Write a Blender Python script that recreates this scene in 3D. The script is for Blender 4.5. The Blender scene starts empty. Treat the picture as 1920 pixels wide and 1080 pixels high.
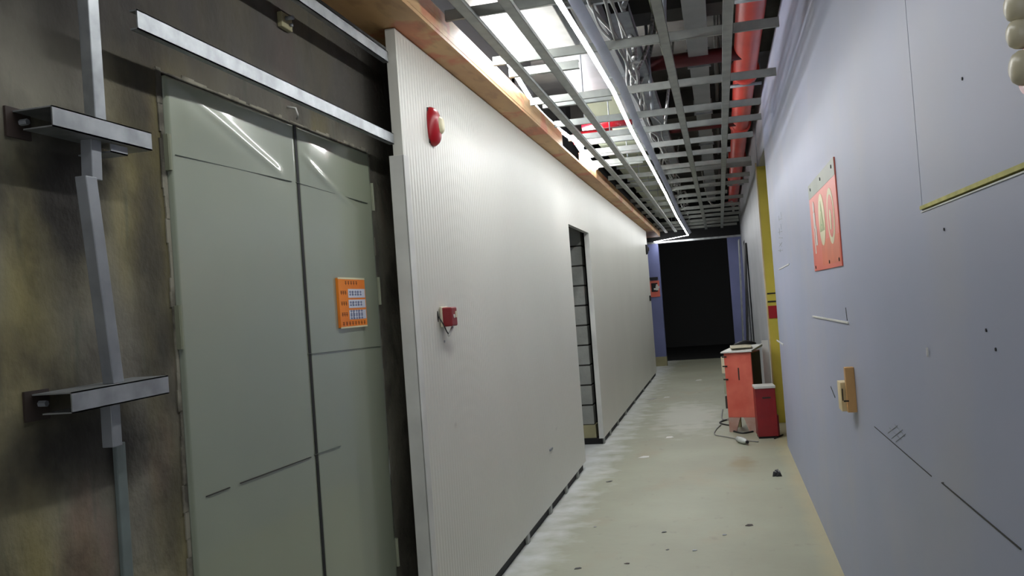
import bpy, math, random
from mathutils import Vector, Matrix
random.seed(7)
S = bpy.context.scene
C = S.collection
PI = math.pi

# ------------------------------------------------------------ camera
F = 1650.0; EYE = 1.5
def nrm(v): return Vector(v).normalized()
DN = nrm((.073, 1, -35/F)); FW = nrm((390, 35-.073*390, F)); RT = DN.cross(FW)
RM = Matrix((RT, FW, -DN))                       # camera (x right, y down, z forward) -> world
cam_d = bpy.data.cameras.new('camera'); cam = bpy.data.objects.new('camera', cam_d); C.objects.link(cam)
cam_d.sensor_width = 36; cam_d.lens = F/1920*36; cam_d.clip_start = .05
cx_, cy_, cz_ = RM @ Vector((1,0,0)), RM @ Vector((0,-1,0)), RM @ Vector((0,0,-1))
cam.matrix_world = Matrix(((cx_.x,cy_.x,cz_.x,0),(cx_.y,cy_.y,cz_.y,0),(cx_.z,cy_.z,cz_.z,EYE),(0,0,0,1)))
S.camera = cam
# ------------------------------------------------------------ world, exposure, light strengths
w = bpy.data.worlds.new('world'); S.world = w; w.use_nodes = True
w.node_tree.nodes['Background'].inputs[0].default_value = (.95,.97,1,1)
w.node_tree.nodes['Background'].inputs[1].default_value = 1.25
S.view_settings.view_transform = 'Standard'; S.view_settings.look = 'None'
S.view_settings.gamma = 1; S.view_settings.exposure = 0.2; S.view_settings.use_curve_mapping = False
LED_POWER = 77.0; ROPE_POWER = 95.0

def atX(px, py, X):
    d = RM @ Vector((px-960, py-540, F)); t = X/d.x; return (X, t*d.y, EYE+t*d.z)
def atY(px, py, Y):
    d = RM @ Vector((px-960, py-540, F)); t = Y/d.y; return (t*d.x, Y, EYE+t*d.z)
def atZ(px, py, Z):
    d = RM @ Vector((px-960, py-540, F)); t = (Z-EYE)/d.z; return (t*d.x, t*d.y, Z)

# ------------------------------------------------------------ materials
def lin(c): return tuple(((v/255)/12.92 if v/255 <= .04045 else ((v/255+.055)/1.055)**2.4) for v in c)+(1,)
def mat(name, col, rough=.6, metal=0, col2=None, scale=4, detail=5, lo=.35, hi=.65, bump=0, bscale=None, stretch=None, coat=0, emit=None, estr=0):
    m = bpy.data.materials.new(name); m.use_nodes = True; nt = m.node_tree; b = nt.nodes['Principled BSDF']
    b.inputs['Base Color'].default_value = lin(col); b.inputs['Roughness'].default_value = rough
    b.inputs['Metallic'].default_value = metal
    if coat: b.inputs['Coat Weight'].default_value = coat; b.inputs['Coat Roughness'].default_value = .07
    if emit: b.inputs['Emission Color'].default_value = lin(emit); b.inputs['Emission Strength'].default_value = estr
    tc = nt.nodes.new('ShaderNodeTexCoord'); mp = nt.nodes.new('ShaderNodeMapping')
    nt.links.new(tc.outputs['Object'], mp.inputs[0])
    if stretch: mp.inputs['Scale'].default_value = stretch
    n = nt.nodes.new('ShaderNodeTexNoise'); n.inputs['Scale'].default_value = scale; n.inputs['Detail'].default_value = detail
    nt.links.new(mp.outputs[0], n.inputs[0])
    if col2 is None: col2 = tuple(v*.9 for v in col)
    r = nt.nodes.new('ShaderNodeValToRGB'); r.color_ramp.elements[0].position = lo; r.color_ramp.elements[1].position = hi
    r.color_ramp.elements[0].color = lin(col2); r.color_ramp.elements[1].color = lin(col)
    nt.links.new(n.outputs['Fac'], r.inputs[0]); nt.links.new(r.outputs[0], b.inputs['Base Color'])
    if bump:
        n2 = nt.nodes.new('ShaderNodeTexNoise'); n2.inputs['Scale'].default_value = bscale or scale*6; n2.inputs['Detail'].default_value = 4
        nt.links.new(mp.outputs[0], n2.inputs[0]); bp = nt.nodes.new('ShaderNodeBump'); bp.inputs['Strength'].default_value = bump; bp.inputs['Distance'].default_value = .01
        nt.links.new(n2.outputs['Fac'], bp.inputs['Height']); nt.links.new(bp.outputs[0], b.inputs['Normal'])
    m['ramp'] = r.name
    return m
def nodes(m): nt = m.node_tree; return nt, nt.nodes, nt.links, nt.nodes['Principled BSDF']
def mix_over(m, facsock, col, mode='MIX'):
    """lays a second colour over whatever feeds base colour"""
    nt, N, L, b = nodes(m)
    src = b.inputs['Base Color'].links[0].from_socket
    x = N.new('ShaderNodeMix'); x.data_type = 'RGBA'; x.blend_type = mode
    L.new(facsock, x.inputs[0]); L.new(src, x.inputs[6]); x.inputs[7].default_value = lin(col)
    L.new(x.outputs[2], b.inputs['Base Color'])
def mth(m, op, a, b=None, clamp=False):
    nt, N, L, _ = nodes(m); x = N.new('ShaderNodeMath'); x.operation = op; x.use_clamp = clamp
    for i, v in enumerate((a, b)):
        if v is None: continue
        if isinstance(v, (int, float)): x.inputs[i].default_value = v
        else: L.new(v, x.inputs[i])
    return x.outputs[0]
def noise(m, scale, detail=4, stretch=(1,1,1), off=(0,0,0)):
    nt, N, L, _ = nodes(m); tc = N.new('ShaderNodeTexCoord'); mp = N.new('ShaderNodeMapping'); n = N.new('ShaderNodeTexNoise')
    mp.inputs['Scale'].default_value = stretch; mp.inputs['Location'].default_value = off
    n.inputs['Scale'].default_value = scale; n.inputs['Detail'].default_value = detail
    L.new(tc.outputs['Object'], mp.inputs[0]); L.new(mp.outputs[0], n.inputs[0]); return n.outputs['Fac']
def axes(m):
    nt, N, L, _ = nodes(m); tc = N.new('ShaderNodeTexCoord'); s = N.new('ShaderNodeSeparateXYZ'); L.new(tc.outputs['Object'], s.inputs[0]); return s.outputs
def rng(m, v, a, b, c=0, d=1):
    nt, N, L, _ = nodes(m); x = N.new('ShaderNodeMapRange'); L.new(v, x.inputs[0])
    for i, q in enumerate((a, b, c, d)): x.inputs[i+1].default_value = q
    return x.outputs[0]
def blob(m, center, radius, soft=.5):
    nt, N, L, _ = nodes(m); tc = N.new('ShaderNodeTexCoord'); mp = N.new('ShaderNodeMapping'); mp.vector_type = 'POINT'
    mp.inputs['Scale'].default_value = [1/r for r in radius]; mp.inputs['Location'].default_value = [-c/r for c, r in zip(center, radius)]
    L.new(tc.outputs['Object'], mp.inputs[0]); v = N.new('ShaderNodeVectorMath'); v.operation = 'LENGTH'; L.new(mp.outputs[0], v.inputs[0])
    nz = noise(m, 5, 5); d = mth(m, 'ADD', v.outputs['Value'], mth(m, 'MULTIPLY', mth(m, 'SUBTRACT', nz, .5), 1.6))
    return rng(m, d, 1, 1-soft, 0, 1)

M = {}
M['concrete'] = mat('concrete', (142,138,122), .85, 0, (88,84,75), 2.2, 8, .3, .7, .6, 30, (1,1,.8))
def conc(m):
    f = rng(m, noise(m, 1.5, 3, (1,1.4,.5), (3,1,0)), .52, .68, 0, .75); mix_over(m, f, (146,134,76))
    f = rng(m, noise(m, 2.2, 5, (1,1.5,.7), (7,5,2)), .58, .72, 0, .55); mix_over(m, f, (140,106,94))
    f = rng(m, noise(m, 9, 6, (1,2,.35), (1,9,4)), .6, .75, 0, .6); mix_over(m, f, (84,94,80))
    z = axes(m)['Z']; f = rng(m, mth(m,'ADD', z, mth(m,'MULTIPLY', noise(m, 1.5, 4), .5)), 2.3, 2.6, 0, .8); mix_over(m, f, (50,46,44))  # shade on the upper wall painted into the concrete colour
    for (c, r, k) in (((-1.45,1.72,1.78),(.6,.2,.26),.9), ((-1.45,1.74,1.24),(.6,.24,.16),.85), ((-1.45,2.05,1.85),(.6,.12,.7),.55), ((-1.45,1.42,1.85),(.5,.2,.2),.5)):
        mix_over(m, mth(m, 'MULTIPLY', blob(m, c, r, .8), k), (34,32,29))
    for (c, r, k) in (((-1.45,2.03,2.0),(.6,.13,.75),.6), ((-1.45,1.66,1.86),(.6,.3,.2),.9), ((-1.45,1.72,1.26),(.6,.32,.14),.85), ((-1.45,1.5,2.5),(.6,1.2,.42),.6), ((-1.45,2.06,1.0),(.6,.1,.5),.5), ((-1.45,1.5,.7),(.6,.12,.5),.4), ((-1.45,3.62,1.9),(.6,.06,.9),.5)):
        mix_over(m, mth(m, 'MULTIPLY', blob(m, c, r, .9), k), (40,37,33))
    f = rng(m, noise(m, 5, 8, (1,1,.8), (11,2,8)), .52, .72, 0, .7); mix_over(m, f, (52,48,42))
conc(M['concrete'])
M['floor'] = mat('floor_screed', (150,152,132), .55, 0, (137,137,118), 1.1, 7, .3, .7, .12, 14)
def flo(m):
    f = rng(m, noise(m, 2.0, 6, (1,.6,1), (2,2,0)), .56, .72, 0, .6); mix_over(m, f, (146,135,110))
    f = rng(m, noise(m, 11, 7, (1,.6,1), (4,1,0)), .62, .72, 0, .4); mix_over(m, f, (122,120,104))
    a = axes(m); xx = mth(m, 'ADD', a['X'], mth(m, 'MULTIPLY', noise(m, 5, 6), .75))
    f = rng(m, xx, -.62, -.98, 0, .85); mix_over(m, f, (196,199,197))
    f = mth(m, 'MULTIPLY', blob(m, (.07,7.85,0), (.14,.42,1), .7), .75); mix_over(m, f, (128,116,84))
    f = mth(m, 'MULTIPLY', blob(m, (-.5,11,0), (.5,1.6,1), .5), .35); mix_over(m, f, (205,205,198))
    f = rng(m, mth(m,'ADD', a['X'], mth(m,'MULTIPLY', noise(m, 4, 4), .12)), .44, .54, 0, .5); mix_over(m, f, (172,160,122))
flo(M['floor'])
M['panel'] = mat('panel_white', (206,205,195), .40, 0, (198,197,187), .8, 3, .3, .7)
def ribs(m):
    nt, N, L, b = nodes(m); a = axes(m)
    s = mth(m, 'SINE', mth(m, 'MULTIPLY', a['Y'], 2*PI/.038)); bp = N.new('ShaderNodeBump'); bp.inputs['Distance'].default_value = .0009; bp.inputs['Strength'].default_value = .9
    L.new(s, bp.inputs['Height']); L.new(bp.outputs[0], b.inputs['Normal'])
    for (c, r) in (((-1.287,4.05,1.32),(.5,.1,.05)), ((-1.287,4.07,.95),(.5,.03,.02)), ((-1.287,6.6,.55),(.5,.07,.02))):
        mix_over(m, mth(m, 'MULTIPLY', blob(m, c, r, .8), .4), (140,132,130))
ribs(M['panel'])
M['blue'] = mat('board_lavender', (152,157,178), .5, 0, (144,150,168), .9, 4, .3, .7, .06, 3)
def bl(m):
    f = rng(m, noise(m, 1.3, 3, (1,1,1), (5,2,1)), .5, .7, 0, .45); mix_over(m, f, (160,160,164))
    f = rng(m, noise(m, 30, 3, (1,.4,.4), (1,1,1)), .74, .78, 0, .5); mix_over(m, f, (112,110,130))
bl(M['blue'])
M['blue_far'] = mat('board_blue', (110,116,160), .5, 0, (100,106,146), 2)
M['greywall'] = mat('board_grey', (165,166,172), .5, 0, (150,152,158), 1.3)
M['door'] = mat('door_green', (146,153,132), .3, .1, (136,143,126), 1.2, 3, .3, .7, .03, 5, None, .7)
M['galv'] = mat('galvanised', (176,180,182), .42, .65, (140,144,146), 14, 5, .3, .7)
M['galvd'] = mat('galvanised_dull', (150,154,158), .5, .3, (118,121,126), 9, 5, .3, .7)
M['grid'] = mat('grid_steel', (160,163,158), .5, .35, (138,142,138), 11, 5, .3, .7)
M['black'] = mat('black', (14,14,14), .7)
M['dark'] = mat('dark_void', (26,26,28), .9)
M['slab'] = mat('slab', (92,90,84), .9, 0, (62,60,58), 2, 6)
M['duct'] = mat('duct_steel', (168,170,172), .38, .5, (150,152,154), 3, 4)
M['olive'] = mat('duct_board', (150,154,132), .7, 0, (132,136,114), 2, 4)
M['white'] = mat('white_paint', (206,206,200), .5)
M['wood'] = mat('plywood', (212,172,116), .55, 0, (176,132,88), 3, 6, .3, .7, .15, 30, (1,.35,1))
def wd(m):
    f = rng(m, noise(m, 3.2, 4, (1,.9,1), (3,8,1)), .53, .6, 0, .6); mix_over(m, f, (196,92,64))
    f = rng(m, noise(m, 14, 6, (1,.25,4), (3,8,1)), .55, .65, 0, .3); mix_over(m, f, (120,84,52))
wd(M['wood'])
M['block'] = mat('aerated_block', (160,162,155), .85, 0, (142,144,138), 6, 4, .3, .7, .3)
M['mortar'] = mat('mortar', (52,50,46), .95)
M['plinth'] = mat('plinth', (160,154,118), .8)
M['red'] = mat('red_plastic', (168,16,30), .3, 0, (150,12,26), 3)
M['redpipe'] = mat('red_pipe', (204,72,60), .38, 0, (186,58,50), 3)
M['reddark'] = mat('red_metal', (140,20,28), .4, 0, (116,14,22), 3)
M['orange'] = mat('orange_box', (212,108,90), .45, 0, (196,86,70), 5)
M['brown'] = mat('dark_brown', (52,40,34), .7)
M['yellow'] = mat('yellow_paint', (204,186,72), .55, 0, (186,172,62), 3)
M['yellowedge'] = mat('yellow_edge', (196,190,110), .7, 0, (170,166,90), 20)
M['signred'] = mat('sign_red', (216,108,88), .35, 0, (208,98,80), 2)
M['signgrey'] = mat('sign_grey', (136,142,128), .4)
M['signcream'] = mat('sign_cream', (222,214,176), .4)
M['signgreen'] = mat('sign_green', (150,164,104), .4)
M['notice'] = mat('notice_orange', (232,132,28), .5, 0, (222,118,26), 6)
M['paper'] = mat('paper', (206,210,222), .5)
M['ink'] = mat('ink_blue', (70,84,130), .6)
M['inkbrown'] = mat('ink_brown', (120,60,18), .6)
M['cream'] = mat('cream_plastic', (214,206,178), .35)
M['hose'] = mat('hose_steel', (190,190,186), .35, .5, (120,120,118), 60, 2)
M['cable'] = mat('cable_grey', (140,140,136), .5)
M['cableb'] = mat('cable_black', (30,30,32), .5)
M['woodpale'] = mat('pine', (206,190,150), .6, 0, (190,170,126), 8)
M['woodbrown'] = mat('pine_edge', (190,148,96), .6, 0, (176,136,84), 8)
M['plaster'] = mat('plaster', (142,138,122), .9, 0, (80,76,66), 12, 6, .4, .6)
M['led'] = mat('led', (255,255,255), .5, emit=(250,252,252), estr=LED_POWER)
M['rope'] = mat('rope_light', (255,255,255), .5, emit=(246,250,255), estr=ROPE_POWER)
M['ledbase'] = mat('led_film', (170,176,190), .3, .3)
M['legpink'] = mat('faded_pink', (176,150,138), .6, 0, (160,120,106), 8)
M['dullblue'] = mat('dull_blue', (118,130,128), .6, .2, (104,114,112), 8)
M['leaf_line'] = mat('line_grey', (84,92,82), .6)
M['reddeep'] = mat('red_deep', (92,26,28), .6)  # deeper red for the crossing pipes on the right
M['clear'] = mat('clear_plastic', (200,205,200), .15)

# ------------------------------------------------------------ mesh helpers
class MB:
    def __init__(s): s.v = []; s.f = []; s.sm = False
    def box(s, x0, x1, y0, y1, z0, z1):
        i = len(s.v); s.v += [(x, y, z) for x in (x0, x1) for y in (y0, y1) for z in (z0, z1)]
        s.f += [tuple(i+k for k in q) for q in ((0,1,3,2),(4,6,7,5),(0,4,5,1),(2,3,7,6),(0,2,6,4),(1,5,7,3))]; return s
    def hexa(s, a, b):   # two quads, joined
        i = len(s.v); s.v += [tuple(p) for p in list(a)+list(b)]
        s.f += [(i,i+1,i+2,i+3),(i+7,i+6,i+5,i+4)]+[(i+k, i+4+k, i+4+(k+1)%4, i+(k+1)%4) for k in range(4)]; return s
    def tube(s, pts, r, n=10, caps=True):
        pts = [Vector(p) for p in pts]; i0 = len(s.v); rr = r if isinstance(r, (list, tuple)) else [r]*len(pts)
        up = None
        for k, p in enumerate(pts):
            d = (pts[min(k+1, len(pts)-1)]-pts[max(k-1, 0)]).normalized()
            if up is None: up = d.orthogonal().normalized()
            up = (up-d*up.dot(d)).normalized(); sd = d.cross(up)
            for j in range(n):
                a = 2*PI*j/n; s.v.append(tuple(p+(up*math.cos(a)+sd*math.sin(a))*rr[k]))
        for k in range(len(pts)-1):
            for j in range(n):
                a = i0+k*n+j; b = i0+k*n+(j+1)%n; s.f.append((a, b, b+n, a+n))
        if caps: s.f.append(tuple(i0+j for j in range(n))[::-1]); s.f.append(tuple(i0+(len(pts)-1)*n+j for j in range(n)))
        s.sm = True; return s
    def sweep(s, prof, pts, frame):   # open profile as solid list of 2D quads handled by caller
        pass
    def chan(s, p0, p1, wv, hv, t=.0016):
        """U channel from p0 to p1: web width vector wv (centred), flange vector hv"""
        p0, p1, wv, hv = map(Vector, (p0, p1, wv, hv)); wn = wv.normalized()*t; hn = hv.normalized()*t
        def bar(a, b, c, d): s.hexa([p0+q for q in (a, b, c, d)], [p1+q for q in (a, b, c, d)])
        bar(-wv/2, wv/2, wv/2+hn, -wv/2+hn); bar(-wv/2, -wv/2+wn, -wv/2+wn+hv, -wv/2+hv); bar(wv/2-wn, wv/2, wv/2+hv, wv/2-wn+hv)
        lip = wn*5
        bar(-wv/2+hv, -wv/2+lip+hv, -wv/2+lip+hv-hn, -wv/2+hv-hn); bar(wv/2-lip+hv, wv/2+hv, wv/2+hv-hn, wv/2-lip+hv-hn)
        return s
    def disc(s, c, r, ax, th, n=24, ry=None):
        c = Vector(c); a = Vector(ax).normalized(); 
        u = Vector((0,0,1)) if abs(a.z) < .9 else Vector((1,0,0)); u = (u-a*u.dot(a)).normalized(); v = a.cross(u); ry = ry or r
        i = len(s.v)
        for k in (0, 1):
            for j in range(n):
                t = 2*PI*j/n; s.v.append(tuple(c+a*th*k+u*math.cos(t)*ry+v*math.sin(t)*r))
        s.f.append(tuple(range(i, i+n))[::-1]); s.f.append(tuple(range(i+n, i+2*n)))
        s.f += [(i+j, i+(j+1)%n, i+n+(j+1)%n, i+n+j) for j in range(n)]; return s
    def build(s, name, m, parent=None, bevel=0, smooth=None, loc=None):
        me = bpy.data.meshes.new(name)
        vs = s.v
        if loc: vs = [(x-loc[0], y-loc[1], z-loc[2]) for x, y, z in vs]
        me.from_pydata(vs, [], s.f); me.validate(); me.materials.append(m)
        import bmesh
        bm = bmesh.new(); bm.from_mesh(me); bmesh.ops.recalc_face_normals(bm, faces=bm.faces); bm.to_mesh(me); bm.free()
        sm = s.sm if smooth is None else smooth
        if sm:
            for p in me.polygons: p.use_smooth = len(p.vertices) == 4
        o = bpy.data.objects.new(name, me); C.objects.link(o)
        if loc: o.location = loc
        if parent: o.parent = parent; 
        if parent and not loc: o.matrix_parent_inverse = Matrix.Translation(-Vector(parent.location)) if parent.type == 'EMPTY' or parent.location.length else Matrix()
        if bevel:
            b = o.modifiers.new('bevel', 'BEVEL'); b.width = bevel; b.segments = 2; b.limit_method = 'ANGLE'
        return o
def tag(o, label, cat=None, group=None):
    o['label'] = label
    if cat: o['category'] = cat
    if group: o['group'] = group
    return o
def struct(o): o['kind'] = 'structure'; return o
def thing(name, label, cat, loc, group=None):
    o = bpy.data.objects.new(name, None); C.objects.link(o); o.location = loc; o.empty_display_size = .1; return tag(o, label, cat, group)
def copy_tree(o, parent=None):
    c = o.copy(); C.objects.link(c); c.parent = parent
    if parent is not None: c.matrix_parent_inverse = o.matrix_parent_inverse.copy()
    for ch in [q for q in bpy.data.objects if q.parent == o]: copy_tree(ch, c)
    return c
ORD = ['nearest','second','third','fourth','fifth','sixth','seventh','eighth','ninth','tenth','eleventh','twelfth','thirteenth','fourteenth','fifteenth','sixteenth','seventeenth','eighteenth','nineteenth','twentieth','twenty-first','twenty-second','twenty-third','twenty-fourth']

def smooth_path(P, n=8):
    P = [Vector(q) for q in P]; P = [P[0]]+P+[P[-1]]; out = []
    for i in range(1, len(P)-2):
        for s in range(n):
            t = s/n; out.append(.5*((2*P[i])+(-P[i-1]+P[i+1])*t+(2*P[i-1]-5*P[i]+4*P[i+1]-P[i+2])*t*t+(-P[i-1]+3*P[i]-3*P[i+1]+P[i+2])*t**3))
    out.append(P[-1]); return out
# ------------------------------------------------------------ setting
WL = -1.287; CW = -1.45; WR = .51; TOP = 2.745; SLAB = 3.75; YB = -2.5; YE = 19.05
struct(MB().box(-4, 2.2, YB, 26, -.15, 0).build('floor', M['floor']))
struct(MB().box(-4, 2.2, YB, 26, SLAB, SLAB+.2).build('ceiling', M['slab']))
for i, y in enumerate((2.4, 6.1, 9.9, 13.8, 17.6)):
    struct(MB().box(CW-.2, 1.4, y, y+.28, 3.45, SLAB).build('ceiling', M['slab']))
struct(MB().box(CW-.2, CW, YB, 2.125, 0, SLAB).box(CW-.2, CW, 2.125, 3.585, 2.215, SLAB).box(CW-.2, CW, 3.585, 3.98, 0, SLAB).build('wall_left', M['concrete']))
struct(MB().box(CW-.2, CW-.08, 2.0, 3.7, 0, 2.3).build('wall_left', M['black']))  # black colour supplies the darkness behind the door gaps
P0 = 3.6; D0 = 7.87; D1 = 9.13; PE = 16.95; PG = .066; PT = .045
struct(MB().box(WL-PT, WL, P0, D0, PG, TOP).box(WL-PT, WL, D0, D1, 2.21, TOP).build('wall_left', M['panel']))
struct(MB().box(WL-PT, WL, D1, PE, PG, TOP).build('wall_left', M['panel']))
# white profile that caps the panel's near edge, and the jamb profile of the opening
struct(MB().box(WL-.062, WL+.004, P0-.012, P0, 0.0, 2.19).box(WL-.002, WL+.006, P0-.012, P0+.05, 0, 2.19).build('trim_1', M['white'], bevel=.002))
struct(MB().box(WL-PT-.004, WL+.002, D1-.004, D1+.01, PG, 2.21).build('trim_2', M['white']))
# room behind the left opening
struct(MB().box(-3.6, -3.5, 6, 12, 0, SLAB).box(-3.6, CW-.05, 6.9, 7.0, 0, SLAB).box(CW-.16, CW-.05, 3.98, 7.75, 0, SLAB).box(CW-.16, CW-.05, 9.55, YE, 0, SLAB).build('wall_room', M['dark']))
bm_ = MB(); mo = MB(); yb = 9.2
mo.box(-3.4, -1.392, yb+.006, yb+.19, .0, 2.5)
for k in range(11):
    z = .2+k*.21
    for j in range(4):
        x1 = -1.386-j*.6-(.3 if (k % 2 and j) else 0); x0 = -1.386-(j+1)*.6-(.3 if k % 2 else 0)+.012
        bm_.box(x0, x1, yb, yb+.18, z+.006, z+.2)
w_ = struct(bm_.build('wall_room', M['block'], bevel=.004)); mo.build('mortar', M['mortar'], w_)
MB().box(-3.4, -1.372, yb-.01, yb+.18, 0, .2).build('plinth', M['plinth'], w_)
# right wall boards
RB = .64
struct(MB().box(WR, RB, 2.394, 8.7, 0, 3.3).build('wall_right', M['blue']))
struct(MB().box(WR, RB, YB, 2.389, 1.676, 3.3).build('wall_right', M['blue']))
cbd = struct(MB().box(WR-.004, RB, YB, 2.386, 0, 1.662).build('wall_right', M['blue']))
MB().box(WR-.007, WR+.02, YB, 2.389, 1.6675, 1.6765).build('yellow_edge', M['yellowedge'], cbd)
MB().box(WR-.006, WR+.02, YB, 2.385, 1.660, 1.6632).build('white_edge', M['white'], cbd)
struct(MB().box(WR+.02, RB, YB, 2.6, 0, 3.3).build('wall_right', M['black']))
struct(MB().box(WR+.01, RB+.2, 8.7, 10.2, 2.86, SLAB).build('wall_right', M['greywall']))
struct(MB().box(WR, RB+.2, 10.215, YE, 0, SLAB).build('wall_right', M['greywall']))
jam = struct(MB().box(WR-.012, RB+.2, 10.19, 10.215, 0, 2.86).build('door_1', M['yellow']))
MB().box(WR-.02, WR-.008, 10.188, 10.235, 0, 2.9).build('door_edge', M['woodpale'], jam)
s_ = MB().box(WR-.004, WR+.09, 10.184, 10.189, 1.16, 1.30).build('warning_label', M['red'], jam); tag(s_, 'small red and yellow sticker with black bars')
MB().box(WR-.004, WR+.09, 10.184, 10.189, 1.34, 1.355).box(WR-.004, WR+.09, 10.184, 10.189, 1.43, 1.445).build('black_bar', M['black'], jam)
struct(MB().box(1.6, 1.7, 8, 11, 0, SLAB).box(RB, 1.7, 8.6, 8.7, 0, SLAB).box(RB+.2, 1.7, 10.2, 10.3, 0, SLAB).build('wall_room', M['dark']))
struct(MB().box(RB, RB+.1, YB, 8.7, 3.3, SLAB).build('wall_right', M['slab']))
# end of the corridor
struct(MB().box(-1.8, -1.215, YE, YE+.2, .2, 2.62).build('wall_end', M['blue_far']))
struct(MB().box(-1.8, -1.212, YE-.01, YE+.2, 0, .2).build('baseboard_end', M['plinth']))
struct(MB().box(.225, .9, YE, YE+.2, 0, 2.62).build('wall_end', M['blue_far']))
struct(MB().box(-1.8, .9, YE-.01, YE+.2, 2.62, 2.66).build('trim_3', M['galv']))
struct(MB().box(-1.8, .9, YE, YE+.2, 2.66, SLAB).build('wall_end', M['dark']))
struct(MB().box(-4, 2.2, 25.5, 25.7, 0, SLAB).box(-4, -3.9, YE+.2, 25.5, 0, SLAB).box(2.1, 2.2, YE+.2, 25.5, 0, SLAB).build('wall_end', M['black']))  # black colour stands for the unlit dark past the opening
struct(MB().box(-4, 2.1, YE+1.4, 25.5, 0, .012).build('floor', M['black']))  # floor past the opening coloured black where no light reaches
# black strips standing for the shade in the gap under the panels, and packing blocks in it
struct(MB().box(WL-.3, WL-.022, P0+.02, D0-.05, 0, PG-.002).box(WL-.3, WL-.022, D1+.05, PE, 0, PG-.002).build('wall_left', M['black']))
ys = [atX(993,1010,WL)[1], atX(1035,953,WL)[1], atX(1064,915,WL)[1], atX(1085,886,WL)[1], 4.35, 9.22, 9.75, 10.5, 11.4, 12.6, 14.1, 15.6]
ys.sort()
for i, y in enumerate(ys):
    side = 'before' if y < D0 else 'past'; k = i if y < D0 else i-5
    o = MB().box(WL-.0215, WL-.003, y-.03, y+.035, 0, PG).build('packing_block', M['block'], bevel=.003)
    tag(o, f'small pale block propping up the white wall panel, {ORD[k]} from the camera {side} the doorway', 'block', 'packing blocks in the gap under the wall panels')

# ------------------------------------------------------------ double door
dr = bpy.data.objects.new('door_2', None); C.objects.link(dr); dr.location = (CW, 2.85, 0); dr['kind'] = 'structure'
tag(dr, 'pale green steel double door in the concrete wall')
def leaf(y0, y1, seed, phase):
    ny, nz = 50, 300; me = MB(); x = CW+.012
    rnd = random.Random(seed); h = 2.205
    for j in range(nz+1):
        for i in range(ny+1):
            u = i/ny; v = j/nz; z = .01+v*(h-.01); y = y0+u*(y1-y0)
            e = min(u, 1-u, 1)*8; e = min(1, e)*min(1, (1-v)*14)
            top = math.exp(-((h-z)/.16)**2)
            d = .014*top*math.sin(u*PI*1.25+phase)*e + .003*e*top*math.sin(u*9+z*14+phase) + .0008*math.sin(u*4+z*2.1+phase)*e
            zc = h-.06-.20*min(1, u/.82)**.6 if seed == 2 else h-.015-.17*min(1, max(0, u-.1)/.75)**.9
            d += .0045*math.exp(-((z-zc)/.016)**2)*min(1, max(0, .88-u)*10)*min(1, u*15)*e
            me.v.append((x+d, y, z))
    for j in range(nz):
        for i in range(ny):
            a = j*(ny+1)+i; me.f.append((a, a+1, a+ny+2, a+ny+1))
    me.sm = True; n = len(me.v)
    o = me.build('door_leaf', M['door'], dr, smooth=True)
    sd = o.modifiers.new('solid', 'SOLIDIFY'); sd.thickness = .045; sd.offset = -1 if sum(p.normal.x for p in o.data.polygons) > 0 else 1
    return o
YM = 2.892
l1 = leaf(2.135, YM-.008, 1, .5); l2 = leaf(YM+.008, 3.575, 2, 1.2)
MB().box(CW-.04, CW+.0135, YM-.009, YM+.009, .01, 2.205).build('gap_shade', M['black'], l1)  # black strip standing for the shade between the two leaves
def hinge(y, z, h, par, sgn):
    o = MB().box(CW+.002, CW+.018, y-.007, y+.007, z, z+h).tube([(CW+.016, y, z), (CW+.016, y, z+h)], .005, 8).build('hinge', M['olive'], par, smooth=False)
hinge(2.128, 1.94, .1, l1, 1); hinge(2.128, 1.45, .12, l1, 1); hinge(3.585, 1.96, .12, l2, 1); hinge(3.585, 1.55, .12, l2, 1); hinge(3.585, .42, .12, l2, 1); hinge(2.128, .3, .12, l1, 1)
def leaf_line(pa, pb, par, tk=.0007, sm='leaf_line'):  # thin dark line laid across a door leaf
    a = Vector(atX(*pa, CW+.0155)); b = Vector(atX(*pb, CW+.0155)); t = tk
    MB().hexa([a+Vector((0,0,-t)), a+Vector((0,0,t)), a+Vector((-.006,0,t)), a+Vector((-.006,0,-t))], [b+Vector((0,0,-t)), b+Vector((0,0,t)), b+Vector((-.006,0,t)), b+Vector((-.006,0,-t))]).build('thin_line', M[sm], par)
leaf_line((330,290),(548,340),l1); leaf_line((556,342),(690,381),l2); leaf_line((578,664),(722,648),l2)
leaf_line((388,931),(432,914),l1,.0013,'mortar'); leaf_line((452,906),(584,857),l1,.0013,'mortar'); leaf_line((590,853),(640,836),l2)
# plaster edge around the door
pe = MB(); rnd = random.Random(4)
for side, y in ((-1, 2.125), (1, 3.585)):
    z = 0
    while z < 2.22:
        h = .02+rnd.random()*.06; wd_ = .006+rnd.random()*.014
        if side < 0: pe.box(CW-.01, CW+.004, y-wd_, y+.004, z, z+h)
        else: pe.box(CW-.01, CW+.004, y-.004, y+wd_, z, z+h)
        z += h*.98
y = 2.1
while y < 3.6:
    h = .02+rnd.random()*.05; pe.box(CW-.01, CW+.003, y, y+h, 2.212, 2.218+rnd.random()*.014); y += h
struct(pe.build('trim_4', M['plaster']))
# white hook over the door gap
o = MB().tube([(CW, 2.87, 2.27), (CW+.03, 2.875, 2.262), (CW+.035, 2.88, 2.235), (CW+.02, 2.9, 2.23)], .004, 8).build('wire_hook', M['white']); tag(o, 'tiny white wire hook above the gap of the double door', 'hook')

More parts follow.
